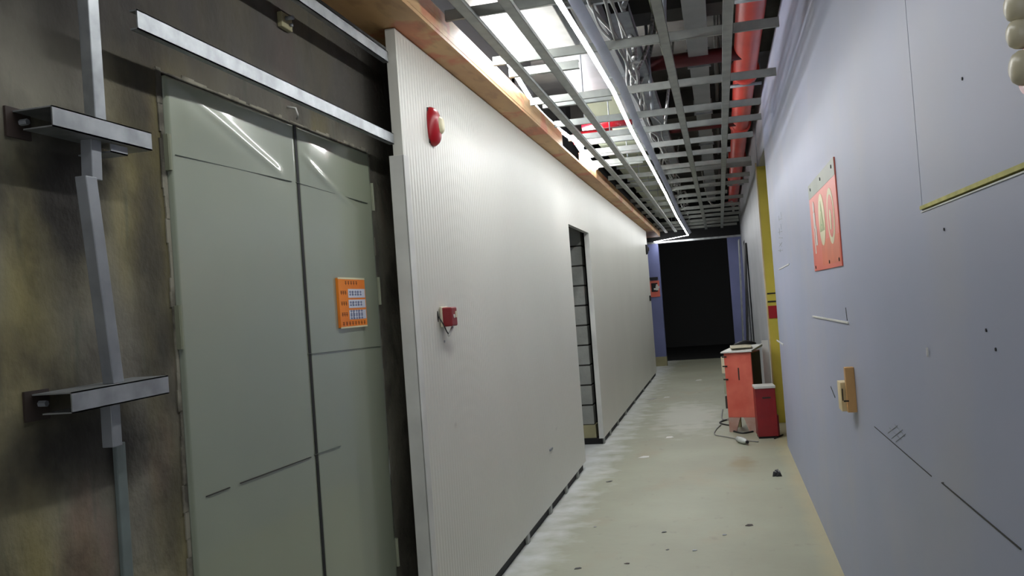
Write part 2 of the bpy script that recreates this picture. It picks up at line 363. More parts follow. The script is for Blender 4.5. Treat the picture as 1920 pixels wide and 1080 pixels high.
# orange notice on the door
nx = CW+.0225
q = [atX(633,521,nx), atX(683,523,nx), atX(689,612,nx), atX(640,613,nx)]
y0 = (q[0][1]+q[3][1])/2; y1 = (q[1][1]+q[2][1])/2; z1 = (q[0][2]+q[1][2])/2; z0 = (q[2][2]+q[3][2])/2
nt_ = thing('notice', 'orange notice with three white labels on the right leaf of the green double door', 'sign', (nx, (y0+y1)/2, z0))
MB().box(CW+.012, nx, y0, y1, z0, z1).build('backing_sheet', M['notice'], nt_)
W_ = y1-y0; H_ = z1-z0
MB().box(nx-.001, nx+.0006, y0-.001, y1, z1-.004, z1+.003).build('border', M['signcream'], nt_); MB().box(nx-.001, nx+.0006, y0, y1, z0-.003, z0+.003).build('border', M['signcream'], nt_)
for a, b in ((.60,.78),(.39,.56),(.155,.345)):
    lb = MB().box(nx, nx+.0012, y0+W_*.33, y1-W_*.03, z0+H_*a, z0+H_*b).build('white_label', M['paper'], nt_)
    g = MB(); rows = [(a+b)/2] if b-a < .185 else [a+.05, b-.05]
    for r_ in rows:
        for k in range(5):
            yy = y0+W_*(.40+k*.10); zz = z0+H_*r_; s = W_*.035
            g.box(nx+.001, nx+.0019, yy-s, yy+s, zz+s*.5, zz+s*.8).box(nx+.001, nx+.0019, yy-s, yy+s, zz-s*.8, zz-s*.5).box(nx+.001, nx+.0019, yy-s*.2, yy+s*.2, zz-s, zz+s*1.2)
            if k % 2: g.box(nx+.001, nx+.0019, yy-s, yy-s*.7, zz-s, zz+s)
    g.build('writing', M['ink'], lb)
for (ya, yb_, zz, n) in ((.22,.72,.90,5),(.05,.28,.70,3),(.05,.28,.48,3),(.05,.28,.26,3),(.05,.95,.07,8)):
    g = MB()
    for k in range(n):
        yy = y0+W_*(ya+(yb_-ya)*(k+.5)/n); s = W_*.028; z_ = z0+H_*zz
        g.box(nx, nx+.0009, yy-s, yy+s, z_-s*.2, z_+s*.2).box(nx, nx+.0009, yy-s*.25, yy+s*.25, z_-s, z_+s).box(nx, nx+.0009, yy-s, yy+s, z_+s*.8, z_+s*1.1)
    g.build('writing', M['inkbrown'], nt_)

# ------------------------------------------------------------ steel on the concrete wall
def strut(pts, name, label, m, t=.037, dep=.03):
    mb = MB()
    for (a, b) in pts:
        a = Vector(a); b = Vector(b)
        def rg(p): return [p+Vector(v) for v in ((-dep,-t/2,0),(0,-t/2,0),(0,t/2,0),(-dep,t/2,0))]
        mb.hexa(rg(a), rg(b))
    o = mb.build(name, m, bevel=.002); return tag(o, label, 'steel channel', 'vertical steel channel runs on the concrete wall')
X0 = -1.362
strut([((X0,1.765,2.0),(X0,1.762,3.2))], 'steel_channel', 'upright grey steel channel rising above the upper wall bracket to the ceiling', M['galv'])
strut([((X0-.006,1.748,1.86),(X0-.006,1.752,1.965))], 'steel_channel', 'short upright steel piece just below the upper wall bracket', M['galvd'], .034)
strut([((X0-.004,1.775,1.39),(X0-.004,1.725,1.865))], 'steel_channel', 'slightly leaning grey steel channel between the two wall brackets', M['galvd'])
strut([((X0-.01,1.765,1.245),(X0-.01,1.765,1.35))], 'steel_channel', 'short steel stub hanging under the lower wall bracket', M['galvd'], .032)
strut([((CW+.012,1.86,0),(CW+.012,1.86,1.24))], 'steel_channel', 'pale blue-grey channel flush on the concrete below the lower wall bracket', M['dullblue'], .034, .012)
def wallbracket(ya, yb_, za, zb, label, hh=.045):
    t_ = thing('wall_bracket', label, 'bracket', (CW, (ya+yb_)/2, za-.02), 'steel channel brackets on the concrete wall')
    mb = MB()
    # web, top flange, bottom flange; slight slope za->zb
    xf = -1.345
    def sl(x0, x1, h0, h1): mb.hexa([(x0,ya,za+h0),(x1,ya,za+h0),(x1,ya,za+h1),(x0,ya,za+h1)], [(x0,yb_,zb+h0),(x1,yb_,zb+h0),(x1,yb_,zb+h1),(x0,yb_,zb+h1)])
    sl(xf-.003, xf, -hh/2, hh/2); sl(CW+.002, xf, hh/2-.003, hh/2); sl(CW+.03, xf, -hh/2, -hh/2+.003)
    mb.build('channel', M['galv'], t_)
    MB().box(CW, CW+.006, ya-.02, ya+.05, za-.035, za+.03).build('wall_plate', M['brown'], t_)
    MB().tube([(CW+.004,ya+.02,za),(CW+.025,ya+.02,za)], .007, 6).build('bolt', M['galvd'], t_, smooth=False)
    return t_
b1 = wallbracket(1.59, 1.925, 1.975, 1.975, 'upper short steel bracket across the upright channel on the concrete wall')
MB().box(CW, -1.36, 1.79, 1.85, 1.93, 1.933).box(-1.363, -1.36, 1.79, 1.85, 1.93, 1.95).build('clip', M['galvd'], b1)
wallbracket(1.595, 1.93, 1.365, 1.37, 'lower short steel bracket across the upright channel on the concrete wall')
def rail(pa, pb, X, label, ext=0):
    a = Vector(atX(*pa, X)); b = Vector(atX(*pb, X)); z = (a.z+b.z)/2; 
    mb = MB(); h = .048
    mb.box(X-.003, X, a.y-ext, min(b.y, P0-.014), z-h/2, z+h/2); mb.box(X-.022, X, a.y-ext, min(b.y, P0-.014), z-h/2, z-h/2+.003); mb.box(X-.022, X, a.y-ext, min(b.y, P0-.014), z+h/2-.003, z+h/2)
    o = mb.build('steel_rail', M['galv']); return tag(o, label, 'rail', 'long steel rails above the double door')
rail((258,38),(745,262), -1.32, 'long grey steel angle rail directly above the green double door')
rail((575,-5),(730,112), -1.32, 'upper steel angle rail under the ceiling, high above the double door', 1.6)
p = atX(548,35,CW+.04)
c_ = thing('pipe_clip', 'small beige steel clip on the dark concrete beside the upper rail', 'clip', (CW, p[1], p[2]-.04))
MB().box(CW, CW+.02, p[1]-.04, p[1]+.04, p[2]-.035, p[2]+.02).build('plate', M['plinth'], c_, bevel=.004); MB().tube([(CW+.02,p[1]-.01,p[2]),(CW+.05,p[1]-.01,p[2])], .008, 8).build('bolt', M['galvd'], c_)
MB().tube([(CW+.02,p[1]+.02,p[2]-.015),(CW+.03,p[1]+.02,p[2]-.015)], .006, 8).build('bolt', M['galvd'], c_)
o = MB().tube([(CW+.014,1.355,0),(CW+.014,1.345,1.2)], .012, 10).build('conduit', M['ledbase']); tag(o, 'thin blue-grey conduit at the far left edge of the concrete wall', 'pipe')

# ------------------------------------------------------------ things on the white panel wall
def strobe(y, z, label, m, g, sc=1):
    t_ = thing('alarm_sounder', label, 'alarm', (WL, y, z), g)
    def dome(x0, d, ry, rz, zc, yc, name, mm, n=10):
        mb = MB(); i0 = 0; seg = 28
        for k in range(n+1):
            a = (PI/2)*k/n; rr = math.cos(a)**.55; xx = x0+d*math.sin(a)
            for j in range(seg):
                t = 2*PI*j/seg; cy = abs(math.cos(t))**.8*math.copysign(1, math.cos(t)); cz = abs(math.sin(t))**.8*math.copysign(1, math.sin(t))
                mb.v.append((xx, yc+cy*ry*max(rr,.02), zc+cz*rz*max(rr,.02)))
        for k in range(n):
            for j in range(seg): a = k*seg+j; b = k*seg+(j+1)%seg; mb.f.append((a, b, b+seg, a+seg))
        mb.f.append(tuple(range(seg))); mb.sm = True; mb.build(name, mm, t_)
    dome(WL, .045*sc, .062*sc, .095*sc, z, y, 'housing', m)
    dome(WL+.03*sc, .03*sc, .034*sc, .045*sc, z+.005, y+.012*sc, 'lens', M['signcream'] if m is M['red'] else M['black'])
    MB().box(WL, WL+.004, y-.05*sc, y+.05*sc, z-.085*sc, z+.085*sc).build('back_plate', M['black'], t_)
    return t_
a = atX(816,237,WL+.02); strobe(a[1], a[2], 'red alarm sounder strobe high on the near end of the white panel wall', M['red'], 'wall alarm sounders')
a = atX(1208,463,WL+.02); strobe(16.6, a[2]-.02, 'black alarm sounder at the far end of the white panel wall', M['black'], 'wall alarm sounders', 1.0)
a = atX(841,594,WL+.03)
t_ = thing('call_point', 'red manual call point dangling from a hole in the white panel wall', 'alarm', (WL+.02, a[1], a[2]-.05))
y, z = a[1], a[2]
hb = MB().box(WL+.012, WL+.06, y-.045, y+.045, z-.045, z+.045).build('housing', M['reddark'], t_, bevel=.006)
MB().box(WL+.004, WL+.016, y-.05, y+.05, z-.046, z+.05).build('back_box', M['cream'], t_, bevel=.003)
MB().box(WL+.0602, WL+.062, y+.012, y+.04, z-.005, z+.025).build('label_plate', M['cream'], t_)
MB().disc((WL+.06,y-.008,z+.002), .009, (1,0,0), .003).build('button', M['white'], t_)
MB().tube([(WL+.002,y-.065,z+.005),(WL+.02,y-.062,z-.03),(WL+.03,y-.04,z-.07),(WL+.035,y-.028,z-.085)], .003, 8).build('wire', M['cableb'], t_)
MB().tube([(WL+.035,y-.035,z-.088),(WL+.04,y+.02,z-.05)], .006, 8).build('sleeve', M['white'], t_)
MB().disc((WL,y-.07,z+.005), .009, (1,0,0), .0015, ry=.026).build('cable_hole', M['black'], t_)
o = MB().disc((WL,y+.0,z-.115), .006, (1,0,0), .004).build('screw', M['galvd']); tag(o, 'tiny screw in the white panel just below the dangling red call point', 'screw')
a = atX(1213,562,WL+.01); o = MB().box(WL, WL+.02, 16.55, 16.72, 1.42, 1.52).build('wall_switch', M['black'], bevel=.005); tag(o, 'small black switch box at the far end of the white panel wall', 'switch')
a = atX(1035,842,WL+.01); o = MB().box(WL, WL+.008, a[1]-.05, a[1]+.05, a[2]-.008, a[2]+.006).build('bent_clip', M['galvd']); tag(o, 'small grey metal tab low on the white panel before the doorway', 'clip')

# ------------------------------------------------------------ plywood beam along the wall top
bx1 = -1.143
bmn = MB(); 
bmn.box(WL-.14, bx1, 1.4, 18.9, TOP+.004, TOP+.022); 
bw = bmn.build('wooden_beam', M['wood']); 
sf = MB().box(bx1-.02, bx1+.001, 1.4, 7.0, TOP+.022, TOP+.13).box(bx1-.02, bx1, 8.0, 18.9, TOP+.022, TOP+.12).build('side_board', M['wood'], bw)
tag(bw, 'long orange-brown plywood beam along the top of the white panel wall', 'beam')

# ------------------------------------------------------------ ceiling grid
LC = ((-.99,'long steel channel running nearest the plywood beam'), (-.80,'long steel channel just left of the bright LED line'), (-.178,'long steel channel running just right of the ceiling middle'), (.137,'long steel channel running beside the red pipe'))
for x, lb in LC:
    o = MB().chan((x,1.0,2.80), (x,18.6,2.80), (.05,0,0), (0,0,.022)).build('ceiling_channel', M['grid']); tag(o, lb+' in the ceiling grid', 'ceiling channel', 'long channels of the ceiling grid')
CY = [2.2, 3.0, 3.85, 4.70, 5.74, 6.58, 7.2, 7.98, 8.62, 9.45, 9.85, 10.65, 11.35, 12.4, 13.1, 14.2, 15.05, 15.9, 16.75, 17.6, 18.4]
rj = random.Random(3)
for i, y in enumerate(CY):
    x0 = bx1+.02 if i not in (2, 4) else bx1+.01; x1 = .38+rj.random()*.08
    dz = rj.random()*.012; sk = (rj.random()-.5)*.06
    if i in (9, 12, 17): x0 = -.62
    if i in (8, 13): x1 = .20
    o = MB().chan((x0,y-sk,2.8475+dz), (x1,y+sk,2.8475+dz), (0,0,.048), (0,.022,0)).build('cross_channel', M['grid'])
    tag(o, f'galvanised channel crossing the ceiling grid from wall to wall, {ORD[i]} counted from the camera', 'ceiling channel', 'cross channels of the ceiling grid')
# a short second layer of cross channels by the plywood beam
for i, (y, x0, x1) in enumerate(((5.08,-1.12,-.70),(6.0,-1.1,-.62),(7.62,-1.12,-.6),(8.3,-1.13,-.5),(9.0,-1.13,-.66))):
    o = MB().chan((x0,y,2.885), (x1,y,2.885), (0,0,.05), (0,.03,0)).build('stub_channel', M['grid'])
    tag(o, f'short channel stub reaching out from the plywood beam, {ORD[i]} counted from the camera', 'ceiling channel', 'short channel stubs beside the plywood beam')
# hanger rods
k = 0
for i, y in enumerate(CY[2:]):
    for x, nm in ((-.80,'left'), (.137,'right')):
        if (i+ (x > 0)) % 2: continue
        o = MB().tube([(x+.02,y+.03,2.84),(x+.02,y+.03,SLAB if not 0 else 3)], .005, 6).build('hanger_rod', M['galvd'])
        tag(o, f'thin threaded rod from the slab to the {ORD[i+2]} cross channel, on its {nm} side', 'rod', 'hanger rods of the ceiling grid'); k += 1

# LED line under the grid
ledp = [Vector(atZ(*q, 2.775)) for q in ((1045,0),(1105,96),(1150,172),(1184,245),(1222,315),(1248,364),(1268,405))]
d0 = (ledp[1]-ledp[0]).normalized(); 
pts = [ledp[0]-d0*2.5] + ledp + [Vector((-.56,18.75,2.72))]
led = thing('led_strip', 'long glowing white LED line hanging under the ceiling grid and turning left at the end', 'light', (pts[0].x, pts[0].y, 2.70))
lt = MB(); lp = pts+[Vector((-.9,18.86,2.69)), Vector((-1.28,18.9,2.65))]
for a, b in zip(lp[:-1], lp[1:]):
    d = (b-a).normalized(); sd_ = d.cross(Vector((0,0,1))).normalized()*.0115; t = Vector((0,0,.005))
    lt.hexa([a-sd_, a+sd_, a+sd_+t, a-sd_+t], [b-sd_, b+sd_, b+sd_+t, b-sd_+t])
lt.build('light_strip', M['led'], led)
bb = MB()
for a, b in zip(lp[:-1], lp[1:]):
    sd_ = (b-a).normalized().cross(Vector((0,0,1))).normalized()*.0135; t0 = Vector((0,0,.0052)); t1 = Vector((0,0,.009))
    bb.hexa([a-sd_+t0, a+sd_+t0, a+sd_+t1, a-sd_+t1], [b-sd_+t0, b+sd_+t0, b+sd_+t1, b-sd_+t1])
bb.build('light_shield', M['galvd'], led)  # bar added to keep the strip's light off the cables above

mb = MB()
for a, b in zip(pts[:-1], pts[1:]):
    e = Vector((.03,0,.02)); f_ = Vector((.075,0,.05)); t = Vector((0,0,.004))
    mb.hexa([a+e, a+f_, a+f_+t, a+e+t], [b+e, b+f_, b+f_+t, b+e+t])
mb.build('mounting_film', M['ledbase'], led)
# rope light above the grid
rp = [Vector(atZ(*q, 2.915)) for q in ((905,58),(932,82),(950,112),(984,168),(1008,205),(1040,236),(1074,262),(1092,275))]
rp = smooth_path(rp)
rl = MB().tube(rp, .014, 8).build('light_rope', M['rope']); tag(rl, 'blazing white light tube winding above the grid beside the plywood beam', 'light')
rp2 = [Vector(atZ(*q, 2.86)) for q in ((1078,262),(1092,284),(1106,304),(1118,314))]
rl2 = MB().tube(rp2, .022, 8).build('flood_lamp', M['rope']); tag(rl2, 'short glaring lamp against the plywood beam beyond the winding light tube', 'light')

# ------------------------------------------------------------ services above the grid
def duct(name, label, x0, x1, y0, y1, z0, z1, m, flange=1.2, cat='duct'):
    t_ = thing(name, label, cat, ((x0+x1)/2, (y0+y1)/2, z0)); MB().box(x0, x1, y0, y1, z0, z1).build('duct_body', m, t_, bevel=.004)
    y = y0+.02
    while y < y1:
        MB().box(x0-.015, x1+.015, y, y+.03, z0-.015, z1+.015).build('flange', M['galv'], t_); y += flange
    return t_
duct('air_duct', 'white duct glaring beside the plywood beam above the nearest winding light tube', -1.13, -.72, 1.5, 5.35, 3.02, 3.3, M['white'], 9)
duct('air_duct', 'wide pale duct above the second and third bays left of the LED line', -.98, -.68, 5.6, 7.1, 3.14, 3.4, M['duct'], 2.2)
duct('air_duct', 'long olive-grey duct on the left, from mid corridor to its far end', -1.1, -.69, 8.15, 18.5, 3.10, 3.4, M['olive'], 1.3)
duct('air_duct', 'shiny galvanised duct just right of the LED line at the top of the picture', -.60, -.33, 1.5, 4.35, 2.98, 3.2, M['duct'], 2.8)
duct('air_duct', 'narrow grey duct running down the ceiling middle above the grid', -.10, .05, 5.2, 18, 3.30, 3.42, M['duct'], 1.9)
duct('air_duct', 'narrow silver duct between the two left channels', -.66, -.52, 4.5, 9.0, 3.05, 3.15, M['duct'], 1.6)
# red pipes
fp = thing('fire_pipe', 'thick red pipe running along the right side above the ceiling grid', 'pipe', (.34, 5, 3.2))
pa, pb = Vector((.31, 1.5, 3.33)), Vector((.40, 18.8, 3.33))
MB().tube([pa.lerp(pb, k/6) for k in range(7)], .095, 24).build('pipe', M['redpipe'], fp)
for y in (5.35, 7.6, 10.0, 12.4, 14.8):
    c = pa.lerp(pb, (y-1.5)/17.3); MB().tube([c-Vector((0,.05,0)), c-Vector((0,.04,0)), c+Vector((0,.04,0)), c+Vector((0,.05,0))], [.1,.117,.117,.1], 24).build('coupling', M['redpipe'], fp)
    MB().tube([c+Vector((-.12,0,.0)), c+Vector((-.12,0,SLAB-3.33))], .006, 6).tube([c+Vector((.12,0,.0)), c+Vector((.12,0,SLAB-3.33))], .006, 6).box(c.x-.13, c.x+.13, c.y+.06, c.y+.1, 3.215, 3.235).build('hanger', M['galvd'], fp)
for y, x0, x1, z, r, lb in ((7.55,-1.05,-.62,3.02,.045,'red pipe crossing above the grid just past the pale duct'), (8.0,-1.2,-.84,3.0,.06,'thicker red pipe crossing above the grid before the olive duct'), (6.9,-.45,.3,3.3,.055,'dark red pipe crossing from the ceiling middle to the big red pipe'), (9.7,-.5,.3,3.3,.05,'far red pipe crossing right of the olive duct')):
    o = MB().tube([(x0,y,z),(x1,y,z)], r, 16).build('cross_pipe', M['reddeep'] if x1 > 0 else M['red']); tag(o, lb, 'pipe')
# cables beside the LED line
rc = random.Random(11)
for i in range(5):
    xo = -.47+rc.random()*.10; zo = 2.87+rc.random()*.10; ph = rc.random()*6; pts = []
    ya = 3.0+rc.random()*1.5; ye = 12+rc.random()*6
    n = 90
    for k in range(n+1):
        y = ya+(ye-ya)*k/n
        pts.append((xo-.03*(y/18)+.03*math.sin(y*1.7+ph)+.012*math.sin(y*5+ph*2), y, zo+.05*abs(math.sin(y*1.25+ph))-.02))
    o = MB().tube(pts, .006+.004*rc.random(), 6).build('cable', M['cable'])
    tag(o, 'thin grey cable wandering along the right side of the LED line', 'cable', 'cables bundled beside the LED line')
# flexible sprinkler drops
def sprinkler(px, py, z, label, hose):
    x, y, _ = atZ(px, py, z)
    t_ = thing('sprinkler_drop', label, 'sprinkler', (x, y, z), 'sprinkler heads on flexible hoses')
    MB().tube([(x,y,z-.03),(x,y,z-.02),(x,y,z),(x,y,z+.02),(x,y,z+.06),(x,y,z+.09)], [.008,.02,.02,.014,.022,.022], 12).build('fitting', M['hose'], t_)
    MB().disc((x,y,z-.042), .024, (0,0,1), .004).build('deflector', M['galv'], t_)
    MB().tube([(x,y,z-.04),(x,y,z-.03)], .007, 8).build('bulb', M['white'], t_)
    pts = [(x,y,z+.085)]+[(x+a, y+b, z+c) for a, b, c in hose]
    # smooth by Catmull-Rom
    P = [Vector(q) for q in pts]; P = [P[0]]+P+[P[-1]]; out = []
    for i in range(1, len(P)-2):
        for s in range(8):
            t = s/8; out.append(.5*((2*P[i])+(-P[i-1]+P[i+1])*t+(2*P[i-1]-5*P[i]+4*P[i+1]-P[i+2])*t*t+(-P[i-1]+3*P[i]-3*P[i+1]+P[i+2])*t**3))
    out.append(P[-1]); MB().tube(out, .014, 8).build('flexible_hose', M['hose'], t_)
sprinkler(1190,104,2.93,'nearest silver sprinkler head on a hose right of the LED line', [(-.02,.02,.12),(-.05,.2,.06),(-.06,.6,.04),(.05,.75,.3),(.13,.8,.75)])
sprinkler(1195,156,2.93,'second silver sprinkler head, just beyond the nearest one', [(-.02,.03,.12),(-.05,.2,.05),(-.04,.5,.08),(.05,.8,.4),(.13,.9,.75)])
sprinkler(1265,345,2.93,'silver sprinkler head in the middle distance of the ceiling', [(-.03,-.1,.15),(-.12,-.7,.12),(-.1,-1.4,.05),(0,-2,.3),(.1,-2.2,.75)])
sprinkler(1288,378,2.93,'silver sprinkler head beyond the middle of the ceiling', [(-.02,-.1,.15),(-.1,-.6,.1),(-.1,-1.2,.2),(0,-1.5,.75)])
sprinkler(1375,394,2.93,'far silver sprinkler head near the right wall', [(-.02,-.1,.15),(-.15,-.4,.1),(-.4,-.7,.12),(-.5,-1.2,.75)])
# conduits and odd angle pieces in the dark space
for i, (a, b, r, m, lb) in enumerate((
    ((-.46,3.2,3.28),(-.42,12,3.28),.016,'cable','straight grey conduit high beside the galvanised duct'),
    ((-.30,3.2,3.42),(-.26,12,3.42),.02,'olive','pale conduit high above the grid between the LED line and the ceiling middle'),
    ((-.24,5.0,3.36),(.28,5.2,3.40),.012,'cable','thin conduit crossing to the red pipe in the nearest dark bay'),
    ((-.36,4.4,2.95),(-.12,4.55,3.6),.014,'galvd','slanting strut in the nearest dark bay right of the LED line'),
    ((-.12,4.55,3.6),(-.20,5.0,2.92),.014,'galvd','second slanting strut hanging in the nearest dark bay'),
    ((-.34,7.4,2.9),(-.22,7.6,3.7),.012,'hose','slanting wire above the dark red pipe'),
    ((-.38,6.5,2.86),(-.38,6.5,3.7),.012,'galvd','vertical rod in front of the dark red pipe'),
    ((.12,3.5,3.6),(.14,17,3.6),.02,'cable','thin conduit alongside the thick red pipe'))):
    o = MB().tube([a, b], r, 8).build('conduit', M[m]); tag(o, lb, 'pipe')
o = MB().box(-.11, .07, 4.35, 4.8, 3.26, 3.30).build('junction_box', M['plinth'], bevel=.004); tag(o, 'square pale box above the grid in front of the narrow middle duct', 'box')
tr = thing('cable_tray', 'perforated steel cable tray above the third and fourth bays on the left', 'cable tray', (-1.16, 6, 3.2))
MB().box(-.50, -.38, 5.0, 12.0, 3.12, 3.123).box(-.5,-.497,5,12,3.12,3.17).box(-.383,-.38,5,12,3.12,3.17).build('tray', M['galvd'], tr); tr.location = (-.44, 8.5, 3.12)
tr.children[0].matrix_parent_inverse = Matrix.Translation((.44,-8.5,-3.12))
tag(tr, 'long steel cable tray above the grid right of the LED line', 'cable tray')

# ------------------------------------------------------------ right wall things
sx = WR-.006
sg = thing('safety_sign', 'red and orange safety board with three round pictograms on the lavender wall', 'sign', (WR, 4.45, 1.57))
sy0, sy1, sz0, sz1 = 3.905, 4.99, 1.570, 2.030
MB().box(sx, WR, sy0, sy1, sz0, sz1).build('board', M['signred'], sg, bevel=.002)
e = .0008
MB().box(sx-e, sx, sy0, sy1, sz1-.075, sz1).build('header_band', M['signgrey'], sg)
MB().box(sx-e, sx, sy0+.02, sy1-.42, sz0+.02, sz0+.14).build('caption_panel', mat('sign_orange', (224,120,84), .4), sg)
def X_(y, z, k=1): return (sx-e*k, y, z)
cyc = [(4.135,1.80),(4.48,1.81),(4.80,1.80)]; 
for i, (cy, cz) in enumerate(cyc):
    if i < 2: MB().disc((sx, cy, cz), .125, (-1,0,0), e*1.6, 36, ry=.125).build('pictogram_disc', M['signcream'], sg)
MB().disc((sx-e, cyc[0][0], cyc[0][1]), .095, (-1,0,0), e*1.6, 36).build('pictogram_inner', M['signred'], sg)
MB().disc((sx-2*e, cyc[0][0], cyc[0][1]), .03, (-1,0,0), e*1.8, 20).box(sx-4.0*e, sx-2*e, 4.115, 4.155, 1.74, 1.79).build('pictogram_figure', M['signcream'], sg)
g = MB(); i = 0; g.v = [(sx-x, cy, cz) for x in (e, 3*e) for cy, cz in ((4.39,1.755),(4.57,1.755),(4.48,1.90))]; g.f = [(0,1,2),(5,4,3),(0,3,4,1),(1,4,5,2),(2,5,3,0)]
g.build('pictogram_triangle', M['signgreen'], sg)
MB().box(sx-4*e, sx-2*e, 4.47, 4.49, 1.79, 1.85).box(sx-4*e, sx-2*e, 4.47, 4.49, 1.765, 1.78).build('pictogram_mark', M['signcream'], sg)
MB().disc((sx-e, 4.80, 1.90), .03, (-1,0,0), e*1.6, 18).box(sx-2.4*e, sx, 4.76, 4.84, 1.79, 1.87).box(sx-2.4*e, sx, 4.73, 4.79, 1.70, 1.80).box(sx-2.4*e, sx, 4.82, 4.85, 1.66, 1.79).build('pictogram_person', M['white'], sg)
for (y, z) in ((3.99,2.0),(4.42,2.0),(4.88,2.0),(3.96,1.60),(4.3,1.60),(4.9,1.59)):
    MB().disc((sx-e, y, z), .008, (-1,0,0), .003, 10).build('screw', M['black'], sg)
# wooden block fixed on the wall
wb = thing('wooden_bracket', 'small pale wooden block and stick fixed on the lavender wall', 'wood block', (WR, 3.95, .96))
MB().box(WR-.054, WR, 3.88, 3.98, .965, 1.085).build('block', M['woodpale'], wb, bevel=.002)
MB().box(WR-.036, WR, 3.84, 3.879, .965, 1.15).build('stick', M['woodbrown'], wb, bevel=.002)
MB().box(WR-.05, WR-.046, 3.876, 3.8795, 1.01, 1.06).box(WR-.05, WR-.030, 3.836, 3.8395, 1.01, 1.016).build('pencil_mark', M['black'], wb)
# tears, pencil lines and fixtures on the right wall
def wallline(pa, pb, m, t=.003, dep=.003, name='pencil_line', par=None):
    a = Vector(atX(*pa, WR)); b = Vector(atX(*pb, WR)); n = (b-a).normalized().cross(Vector((1,0,0)))*t/2; x = Vector((-dep,0,0)); o = Vector((.001,0,0))
    return MB().hexa([a-n+o, a+n+o, a+n+x, a-n+x], [b-n+o, b+n+o, b+n+x, b-n+x])
wr = [o for o in bpy.data.objects if o.name.startswith('wall_right')]; wr0 = bpy.data.objects['wall_right']
wallline((1525,593),(1592,605), None, .008, .006).build('torn_edge', M['white'], wr0)
wallline((1586,577),(1589,601), None, .006, .002).build('crack', M['mortar'], wr0)
wallline((1457,638),(1469,646), None, .012, .006).build('torn_edge', M['white'], wr0)
wallline((1461,505),(1480,495), None, .01, .004).build('torn_edge', M['white'], wr0)
wallline((1558,575+150),(1566,745), None, .006, .002).build('crack', M['mortar'], wr0)
wallline((1640,800),(1747,893), None, .0025, .0015).build('pencil_line', M['mortar'], wr0)
wallline((1770,905),(1920,1030), None, .0025, .0065).build('pencil_line', M['mortar'], cbd)
for a, b in (((1665,812),(1683,798)),((1672,822),(1692,806)),((1680,828),(1698,814)),((1668,802),(1690,824)),((1678,796),(1697,818))):
    wallline(a, b, None, .0015, .0015).build('pencil_line', M['galvd'], wr0)
mb = MB(); rr = random.Random(5)
wr_pts = [((1461,455),(1466,462)),((1466,455),(1461,462)),((1463,467),(1463,472)),((1460,446),(1467,446)),((1459,436),(1466,434)),((1461,428),(1462,440)),((1464,420),(1465,430)),((1460,412),(1466,410)),((1460,405),(1461,414)),((1464,398),(1465,408)),((1459,470),(1467,469))]
for a, b in wr_pts:
    q = wallline(a, b, None, .006, .0012); i = len(mb.v); mb.v += q.v; mb.f += [tuple(i+k for k in f) for f in q.f]
mb.build('pencil_writing', M['galvd'], wr0)
for (px, py, lb) in ((1801,148,'high on the lavender wall above the yellow board edge'), (1771,430,'just under the yellow board edge'), (1850,619,'right of the vertical board joint at mid height'), (1868,655,'just below the other screw right of the vertical board joint'), (1797,371,'close under the yellow board edge, right of the corner')):
    a = atX(px, py, WR-.004); o = MB().disc((WR-.0042 if a[2] < 1.66 else WR, a[1], a[2]), .0035, (-1,0,0), .002, 10).build('screw_head', M['black'], wr0 if a[2] > 1.68 else cbd)
o = MB().disc((WR-.002, *atX(1742,660,WR)[1:]), .003, (-1,0,0), .004, 12, ry=.012).build('filler_dab', M['white']); tag(o, 'white filler dab on the vertical board joint', 'filler')
def knob(px, py, r, m, lb, m2=None):
    a = atX(px, py, WR); t_ = thing('wall_fitting', lb, 'fitting', (WR, a[1], a[2]-r), 'round fittings at the right edge of the lavender wall')
    n = 8; rad = [r, r, r*.97, r*.8, r*.5, r*.1]; xs = [0,.02,.026,.033,.037,.038]
    MB().tube([(WR-x, a[1], a[2]) for x in xs], rad, 20).build('cap', m, t_)
    if m2: MB().tube([(WR-.002,a[1],a[2]-.006),(WR-.018,a[1],a[2]-.006)], [r*1.3,r*1.28], 20).build('red_ring', m2, t_)
knob(1934,8,.026,M['cream'],'topmost cream round fitting at the right edge of the lavender wall')
knob(1938,60,.024,M['cream'],'middle cream round fitting at the right edge of the lavender wall')
knob(1944,124,.028,M['cream'],'cream and red round fitting, lowest of the three at the right edge', M['red'])

# ------------------------------------------------------------ end of the corridor things
sy = YE-.012
es = thing('exit_sign', 'orange square sign with a black and white pictogram on the far blue pier', 'sign', (-1.34, YE, 1.6))
a = atY(1217,527,sy); b = atY(1238,556,sy)
x0, x1 = -1.45, b[0]; z1 = a[2]; z0 = b[2]
MB().box(x0, x1, sy, YE, z0, z1).build('board', M['notice'] if 0 else M['orange'], es)
MB().box(x0+.03, x1-.04, sy-.004, sy, z0+.11, z1-.05).build('black_field', M['black'], es)
MB().disc((-1.30, sy-.004, z1-.10), .022, (0,-1,0), .003, 14).box(-1.33,-1.27, sy-.007, sy-.004, z1-.21, z1-.12).box(-1.37,-1.33, sy-.007, sy-.004, z1-.20, z1-.16).box(-1.27,-1.25, sy-.007, sy-.004, z1-.17, z1-.12).build('figure', M['white'], es)
o = MB().box(-1.45, x1-.02, sy-.03, YE, z1+.02, z1+.075).build('lamp_box', M['black']); tag(o, 'flat black box right above the orange sign on the far pier', 'box')
